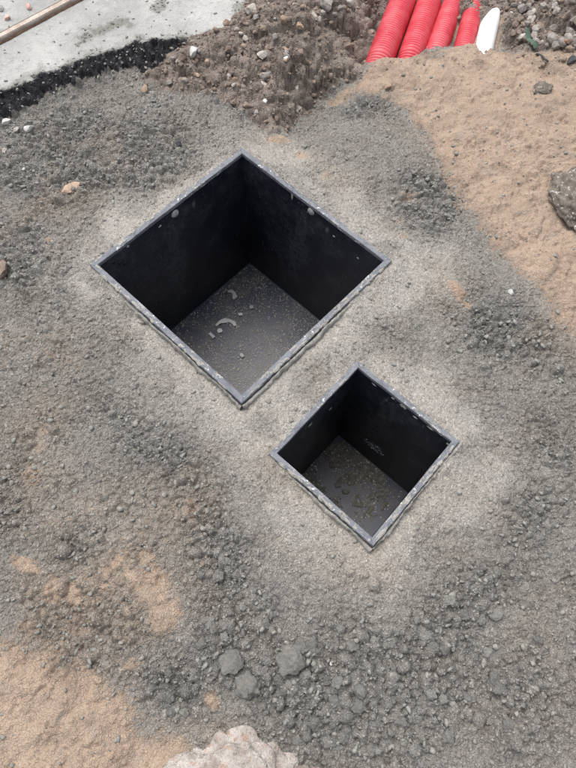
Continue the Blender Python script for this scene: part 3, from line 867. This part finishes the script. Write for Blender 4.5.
S(530, 20, 8, M_PALE, 'largest pale stone in the heap beside the white pipe', seed=4)
S(564, 48, 5, mat_stone('rusty_stone', (.24, .13, .08), (.34, .21, .14)), 'rust orange stone in the rubble heap', seed=5)
S(571, 62, 7, M_DARK, 'dark stone at the foot of the rubble heap', seed=5)


# ------------------------------------------------------------------ larger rubble chunks
def chunk(name, u, v, z, size, seed, mat, label, ang=0.0, lump=0.2, sub=6, nl=420):
    V, Fc = rock(sub, seed, 5, 0.25, 0.08, (0.65, 0.9))
    r_ = np.random.default_rng(seed + 1)
    D = V / np.linalg.norm(V, axis=1)[:, None]
    add = np.zeros(len(V))
    for _ in range(nl):
        n = r_.normal(size=3); n /= np.linalg.norm(n)
        a = r_.uniform(0.05, 0.20)
        q = 2 * (1 - D @ n) / (a * a) * (1 + 0.6 * n3(D, 14, seed))
        add = np.maximum(add, np.where(q < 1, lump * a / 0.2 * np.sqrt(np.clip(1 - q, 0, 1)), 0))
    V = V * (1 + add + 0.05 * n3(D, 26, seed + 4))[:, None]
    V = V * np.array(size)
    me = np_mesh(name, V, Fc)
    o = link(name, me, mat); p = px(u, v, z)
    o.location = p; o.rotation_euler = (0, 0, ang)
    return tag(o, label, 'rubble')


chunk('rubble_chunk', 215, 822, -0.035, (0.180, 0.115, 0.062), 31, M_ROCK, 'large pale pinkish broken rubble chunk on the dark lumpy concrete', .15)
chunk('rubble_chunk', 304, 789, -0.035, (0.042, 0.034, 0.035), 35, M_ROCK, 'small pale rubble piece beside the large pinkish chunk', .3, sub=5)
chunk('aggregate_chunk', 575, 203, -0.005, (0.062, 0.105, 0.055), 49, M_AGG, 'dark broken lump with white aggregate lying on the sand', .32, sub=5)
chunk('aggregate_chunk', 543, 90, 0.0, (0.030, 0.026, 0.014), 47, M_AGG, 'small grey aggregate lump in the sand below the rubble heap', .2, sub=4)


# ------------------------------------------------------------------ loose crumbs too small to pick apart
def crumbs(name, x, y, z, r, mat, label, cat, flat=0.75, sub=1, parent=None):
    bases = [rock(sub, 300 + i, 8, 0.35, 0.0, (0.4, 0.8)) for i in range(6)]
    Vs = []; Fs = []; n0 = 0
    grp = rng.integers(0, 6, len(x))
    for g_ in range(6):
        s_ = np.where(grp == g_)[0]
        if len(s_) == 0: continue
        V, Fc = bases[g_]
        th = rng.uniform(0, 6.28, len(s_)); c, s = np.cos(th), np.sin(th)
        sc = r[s_, None] * rng.uniform(0.75, 1.25, (len(s_), 3)) * np.array([1, 1, flat])
        W = V[None] * sc[:, None, :]
        Wx = c[:, None] * W[..., 0] - s[:, None] * W[..., 1]; Wy = s[:, None] * W[..., 0] + c[:, None] * W[..., 1]
        W = np.stack([Wx + x[s_, None], Wy + y[s_, None], W[..., 2] + z[s_, None]], -1)
        Fs.append((Fc[None] + (n0 + np.arange(len(s_)) * len(V))[:, None, None]).reshape(-1, 3)); n0 += len(s_) * len(V)
        Vs.append(W.reshape(-1, 3))
    me = np_mesh(name, np.concatenate(Vs), np.concatenate(Fs))
    return tag(link(name, me, mat, parent), label, cat, kind='stuff')


cx, cy = scatter(62000, -1.1, 1.05, -0.32, 2.0)
keep = (rng.random(len(cx)) < (at(m_conc, cx, cy) * np.clip(at(N_ROUGH, cx, cy), 0.10, 1) * 0.7 + 0.06 * at(m_sand, cx, cy) + 0.3 * at(m_tar, cx, cy))) & (at(db, cx, cy) > 0.012)
cx, cy = cx[keep], cy[keep]
r = np.clip(0.0022 * (1 - rng.random(len(cx))) ** (-1 / 2.5), 0.0022, 0.0085)
crumbs('concrete_crumbs', cx, cy, at(Z, cx, cy) + r * 0.12, r, M_CRUMB, 'loose grey concrete crumbs strewn over the bed', 'crumbs')
cx, cy = scatter(9000, -1.15, 1.1, 1.5, 2.4)
keep = (rng.random(len(cx)) < at(m_soil, cx, cy) * 0.8) & (at(m_slab, cx, cy) < .2)
cx, cy = cx[keep], cy[keep]
r = np.clip(0.003 * (1 - rng.random(len(cx))) ** (-1 / 2.2), 0.003, 0.013)
crumbs('soil_crumbs', cx, cy, at(Z, cx, cy) + r * 0.25, r, M_BROWN, 'small brown stones and earth crumbs over the bank', 'soil')
cx, cy = scatter(6000, -1.2, 0.0, 1.4, 2.3)
keep = (rng.random(len(cx)) < at(grime, cx, cy) * 0.9 + 0.05) & (at(m_slab, cx, cy) > .8)
cx, cy = cx[keep], cy[keep]
r = rng.uniform(0.0025, 0.007, len(cx))
crumbs('cement_splashes', cx, cy, at(Z, cx, cy) + r * 0.1, r, M_CRUMB, 'grey cement crumbs splashed over the pale pavement', 'crumbs', 0.5)


def floor_grit(B, n, dens, label, rmin, rmax):
    c, s = math.cos(B['rot']), math.sin(B['rot'])
    lx = rng.uniform(-.5, .5, n) * (B['w'][0] - 2 * B['t'] - .01); ly = rng.uniform(-.5, .5, n) * (B['w'][1] - 2 * B['t'] - .01)
    k = rng.random(n) < dens(lx / B['w'][0], ly / B['w'][1], lx, ly)
    lx, ly = lx[k], ly[k]
    x = B['c'][0] + c * lx - s * ly; y = B['c'][1] + s * lx + c * ly
    r = np.clip(rmin * (1 - rng.random(len(x))) ** (-1 / 2.4), rmin, rmax)
    crumbs('floor_grit', x, y, np.full(len(x), -B['D']) + r * 0.45, r, M_GRIT, label, 'grit')


floor_grit(BIG, 15000, lambda a, b, x, y: np.clip(0.30 + 0.9 * fbm(x, y, 6, 5, 3) + 0.9 * (-0.65 * a + 0.76 * b) + 0.5 * np.abs(0.76 * a + 0.65 * b), 0.025, 0.9), 'tan sandy grit scattered on the floor of the large box', 0.0013, 0.0036)
floor_grit(SML, 4500, lambda a, b, x, y: np.clip(0.45 + 1.6 * fbm(x, y, 16, 8, 3), 0.02, 0.95), 'muddy grit scattered on the floor of the small box', 0.0014, 0.0045)

def mud(n, seed):
    c, s = math.cos(SML['rot']), math.sin(SML['rot'])
    lx = rng.uniform(-.48, .48, n) * (SML['w'][0] - .03); ly = rng.uniform(-.48, .48, n) * (SML['w'][1] - .03)
    k = rng.random(n) < np.clip(0.30 + 2.2 * fbm(lx, ly, 15, seed, 3), 0, .9)
    lx, ly = lx[k], ly[k]; r = np.clip(0.0035 * (1 - rng.random(len(lx))) ** (-1 / 2.2), .0035, .012)
    crumbs('mud_clumps', SML['c'][0] + c * lx - s * ly, SML['c'][1] + s * lx + c * ly, np.full(len(lx), -SML['D']) + r * .15, r, M_MUD, 'brownish mud clumps on the floor of the small box', 'mud', 0.4, 2)


M_MUD = mat_stone('mud', (0.17, 0.165, 0.14), (0.29, 0.28, 0.24), sc=70, bump=0.003)
mud(2400, 8)

# white shreds on the floor of the large box
M_SHRED = mat_stone('white_plastic', (0.84, 0.85, 0.86), (0.90, 0.90, 0.90), rough=0.35, sc=60, bump=0.0005)


def shred(u, v, pts, wd, label, name='plastic_shred'):
    p = px(u, v, -BIG['D'])
    bm = bmesh.new(); n = len(pts); L = []; Rr = []
    for i, (x, y) in enumerate(pts):
        q0 = np.array(pts[max(i - 1, 0)]); q1 = np.array(pts[min(i + 1, n - 1)]); d = q1 - q0; d = d / (np.linalg.norm(d) + 1e-9)
        hw = wd * (0.35 + 0.75 * math.sin(math.pi * (i + .5) / n) * (0.8 + 0.35 * math.sin(i * 2.3 + v)))
        z = 0.003 + 0.002 * math.sin(i * 1.7 + u)
        L.append(bm.verts.new((x - d[1] * hw, y + d[0] * hw, z))); Rr.append(bm.verts.new((x + d[1] * hw, y - d[0] * hw, z + 0.001)))
    fs = [bm.faces.new((L[i], L[i + 1], Rr[i + 1], Rr[i])) for i in range(n - 1)]
    bmesh.ops.solidify(bm, geom=fs, thickness=0.0025)
    bmesh.ops.recalc_face_normals(bm, faces=bm.faces[:])
    for v_ in bm.verts: v_.co.z += 0.004
    o = link(name, bm_mesh(name, bm, False), M_SHRED); o.location = p; o.scale = (1.25, 1.25, 1)
    return tag(o, label, 'scrap')


shred(226, 324, [(-.030, -.010), (-.018, .002), (-.004, .009), (.012, .010), (.024, .002), (.030, -.008)], .0075, 'long curved white plastic shred on the floor of the large box')
shred(232, 296, [(-.014, .012), (-.004, .014), (.006, .008), (.010, -.004), (.006, -.014)], .007, 'hooked white plastic shred near the far corner of the large box')
shred(220, 331.5, [(-.006, -.005), (0, 0), (.006, .004)], .0075, 'white chip beside the long curved shred')
shred(240.5, 315, [(-.006, -.003), (0, 0), (.006, .003)], .006, 'white chip between the curved shred and a lone chip')
shred(251.5, 308, [(-.005, -.002), (0, 0), (.005, .002)], .0065, 'bright white chip lying farthest from the curved shred')
shred(242, 356, [(-.004, .006), (0, 0), (.005, -.005)], .0055, 'white chip on the clean part of the large box floor')
shred(212, 336, [(-.008, .008), (0, 0), (.008, -.008)], .006, 'grey white sliver at the left end of the curved shred')


# ------------------------------------------------------------------ ducts
def duct_mat(name, a, b):
    g = NT(name, 0.40)
    n = g.noise(14, 5, 0.65); n2 = g.noise(90, 4, 0.7)
    c = g.mix(g.ramp(n, 0.35, 0.7), a, b)
    c = g.mix(g.math('MULTIPLY', g.ramp(n2, 0.58, 0.72), 0.45), c, (0.45, 0.33, 0.26))
    g.color(c); g.bump(n2, 0.0006)
    return g.m


M_RED = duct_mat('red_duct_plastic', (0.60, 0.050, 0.075), (0.68, 0.12, 0.14))


def tube(name, path, r, pitch=0.0115, depth=0.0046, seg=40, step=0.0017):
    path = [np.array(p) for p in path]
    # resample a smooth centreline
    n_in = 40; pts = []
    for i in range(len(path) - 1):
        p0, p1, p2, p3 = path[max(i - 1, 0)], path[i], path[i + 1], path[min(i + 2, len(path) - 1)]
        for t in np.linspace(0, 1, n_in, endpoint=(i == len(path) - 2)):
            pts.append(0.5 * (2 * p1 + (p2 - p0) * t + (2 * p0 - 5 * p1 + 4 * p2 - p3) * t * t + (3 * p1 - p0 - 3 * p2 + p3) * t ** 3))
    pts = np.array(pts); s = np.r_[0, np.cumsum(np.linalg.norm(np.diff(pts, axis=0), axis=1))]
    ss = np.arange(0, s[-1], step)
    C = np.stack([np.interp(ss, s, pts[:, k]) for k in range(3)], -1)
    T = np.gradient(C, axis=0); T /= np.linalg.norm(T, axis=1)[:, None]
    Sd = np.cross(T, [0, 0, 1.0]); Sd /= np.linalg.norm(Sd, axis=1)[:, None]; Nn = np.cross(Sd, T)
    w_ = np.sin(2 * np.pi * ss / pitch); rad = r - depth * 0.5 + depth * 0.5 * np.clip(w_ * 1.6, -1, 1)
    th = np.linspace(0, 2 * np.pi, seg, endpoint=False)
    V = C[:, None] + rad[:, None, None] * (np.cos(th)[None, :, None] * Sd[:, None] + np.sin(th)[None, :, None] * Nn[:, None])
    m = len(ss); ii = np.arange(m * seg).reshape(m, seg)
    q = np.stack([ii[:-1], np.roll(ii[:-1], -1, 1), np.roll(ii[1:], -1, 1), ii[1:]], -1).reshape(-1, 4)
    return np_mesh(name, V.reshape(-1, 3), q)


zc = -0.085
for (a, b, r, back, zz, lab) in [((384, 50), (404, -2), .050, 1.0, -.088, 'red corrugated duct lying against the brown bank'),
                                 ((414, 48), (431, -2), .047, 1.0, -.086, 'red corrugated duct with clean ribs, second from the brown bank'),
                                 ((438, 46), (455, -2), .040, .5, -.078, 'red corrugated duct partly covered by a sand heap'),
                                 ((464, 46), (474, 6), .036, .25, -.070, 'red corrugated duct beside the white pipe')]:
    p0 = px(*a, zz); p1 = px(*b, zz); d = (p1 - p0) / np.linalg.norm(p1 - p0)
    path = [p0 - d * .35 + [0, 0, -.08], p0 - d * .1 + [0, 0, -.012], p0, p1, p1 + d * back * .5 + [0, 0, -.01], p1 + d * back + [0, 0, -.16 if back > .6 else -.045]]
    tag(link('corrugated_duct', tube('corrugated_duct', path, r), M_RED), lab, 'duct')

# white pipe with a slanted, taped-over end
M_WPIPE = duct_mat('white_pipe_plastic', (0.78, 0.78, 0.79), (0.82, 0.82, 0.82))
p0 = px(477, 78, -.075); p1 = px(492.5, 10, -.045); L = np.linalg.norm(p1 - p0); d = (p1 - p0) / L
s_ = np.cross(d, [0, 0, 1.0]); s_ /= np.linalg.norm(s_); nn = np.cross(s_, d)
m, sg = 26, 32; V = []
for i in range(m):
    f = i / (m - 1)
    r = 0.034
    for k in range(sg):
        th = 2 * math.pi * k / sg
        lat, up_ = r * math.cos(th), r * math.sin(th)
        # the near-left side is cut back towards the tip
        e = max(0.0, (f - 0.72) / 0.28)
        lat = lat * (1 - 0.55 * e ** 1.6) + 0.013 * e ** 1.3
        up_ = up_ * (1 - 0.5 * e ** 2)
        if i == m - 1: lat = 0.013 + (lat - 0.013) * 0.6; up_ *= 0.55
        V.append(p0 + d * (L * f * (1.0 if i < m - 1 else 1.012)) + s_ * lat + nn * up_)
V.append(p1 + d * 0.006 + s_ * 0.013)
ii = np.arange(m * sg).reshape(m, sg)
q = np.stack([ii[:-1], np.roll(ii[:-1], -1, 1), np.roll(ii[1:], -1, 1), ii[1:]], -1).reshape(-1, 4)
tris = np.stack([ii[-1], np.roll(ii[-1], -1), np.full(sg, m * sg), np.full(sg, m * sg)], -1)
me = bpy.data.meshes.new('white_pipe'); me.from_pydata([tuple(v) for v in V], [], [tuple(map(int, f)) for f in q] + [tuple(map(int, f[:3])) for f in tris]); me.polygons.foreach_set('use_smooth', np.ones(len(me.polygons), bool)); me.update()
tag(link('white_pipe', me, M_WPIPE), 'white plastic pipe with slanted closed end in the sand', 'pipe')

# ------------------------------------------------------------------ steel bar on the pavement
g = NT('weathered_steel', 0.6)
n = g.noise(30, 6, 0.7); n2 = g.noise(200, 3, 0.7)
c = g.mix(g.ramp(n, 0.35, 0.62), (0.52, 0.47, 0.42), (0.36, 0.29, 0.235)); c = g.mix(g.ramp(n2, 0.5, 0.7, 0, .5), c, (0.19, 0.13, 0.095))
g.color(c); g.bump(n2, 0.0008); M_STEEL = g.m
M_RUST = mat_stone('rust', (0.10, 0.06, 0.042), (0.20, 0.12, 0.08), sc=60, bump=0.001)
a = px(-70, 74, .04); b = px(140, -37, .04); d = b - a; L = np.linalg.norm(d)
bar = empty('steel_bar', ((a + b) / 2 * [1, 1, 0] + [0, 0, gz(*((a + b) / 2)[:2])])); bar.rotation_euler = (0, 0, math.atan2(d[1], d[0]))


def bar_part(nm, y0, y1, z0, z1, mat):
    bm = bmesh.new()
    bmesh.ops.create_cube(bm, size=1, matrix=Matrix.Translation((0, (y0 + y1) / 2, (z0 + z1) / 2)) @ Matrix.Diagonal((L, y1 - y0, z1 - z0, 1)))
    bmesh.ops.bevel(bm, geom=bm.edges[:], offset=min(.002, (z1 - z0) * .3), segments=2, affect='EDGES')
    return link(nm, bm_mesh(nm, bm), mat, bar)


bar_part('web', -.011, .010, -.004, .016, M_STEEL)
bar_part('flange', .0102, .028, -.004, .006, M_RUST)
bar_part('flange', -.0185, -.0112, -.004, .005, M_RUST)
tag(bar, 'long weathered steel bar lying across the pale pavement', 'bar')
M_ORANGE = mat_stone('orange_chip', (0.55, 0.33, 0.26), (0.66, 0.45, 0.38), sc=60, bump=0.001)
S(8, 19, 4, M_ORANGE, 'pale orange chip beside the steel bar with two neighbours', sink=.1)
S(29.5, 8, 4, M_ORANGE, 'pale orange chip close against the steel bar', sink=.1)
S(1, 9, 4.5, M_WHITE, 'whitish stone on the pavement beyond the steel bar', sink=.1)

# green scrap and a dark twig in the rubble
M_GREEN = mat_stone('green_scrap', (0.10, 0.20, 0.14), (0.20, 0.31, 0.23), rough=.6, sc=40, bump=.001)
p = px(529, 43, 0); z_ = gz(p[0], p[1]); p = px(529, 43, z_)
bm = bmesh.new(); rows = []
for i in range(7):
    y = (i / 6 - .5) * .085; hw = .015 * (1 - .75 * abs(i / 6 - .45)); zz = .014 + .006 * math.sin(i * 1.3)
    rows.append([bm.verts.new((-hw, y, zz)), bm.verts.new((0, y, zz + .006)), bm.verts.new((hw, y, zz - .002))])
fs = []
for i in range(6):
    for j in range(2): fs.append(bm.faces.new((rows[i][j], rows[i][j + 1], rows[i + 1][j + 1], rows[i + 1][j])))
bmesh.ops.solidify(bm, geom=fs, thickness=.0015); bmesh.ops.recalc_face_normals(bm, faces=bm.faces[:])
o = link('green_scrap', bm_mesh('green_scrap', bm, True), M_GREEN); o.location = p; o.rotation_euler = (.1, .15, .35)
tag(o, 'faded green scrap lying between sand and rubble heap', 'scrap')
pts = [(536, 54), (541, 55), (545, 59), (549, 62)]
path = []
for u, v in pts:
    q = px(u, v, 0); path.append(px(u, v, gz(q[0], q[1]) + .006))
tag(link('twig', tube('twig', path, .0035, .03, .0012, 8, .004), M_DARK), 'thin black bent twig at the edge of the rubble', 'twig')
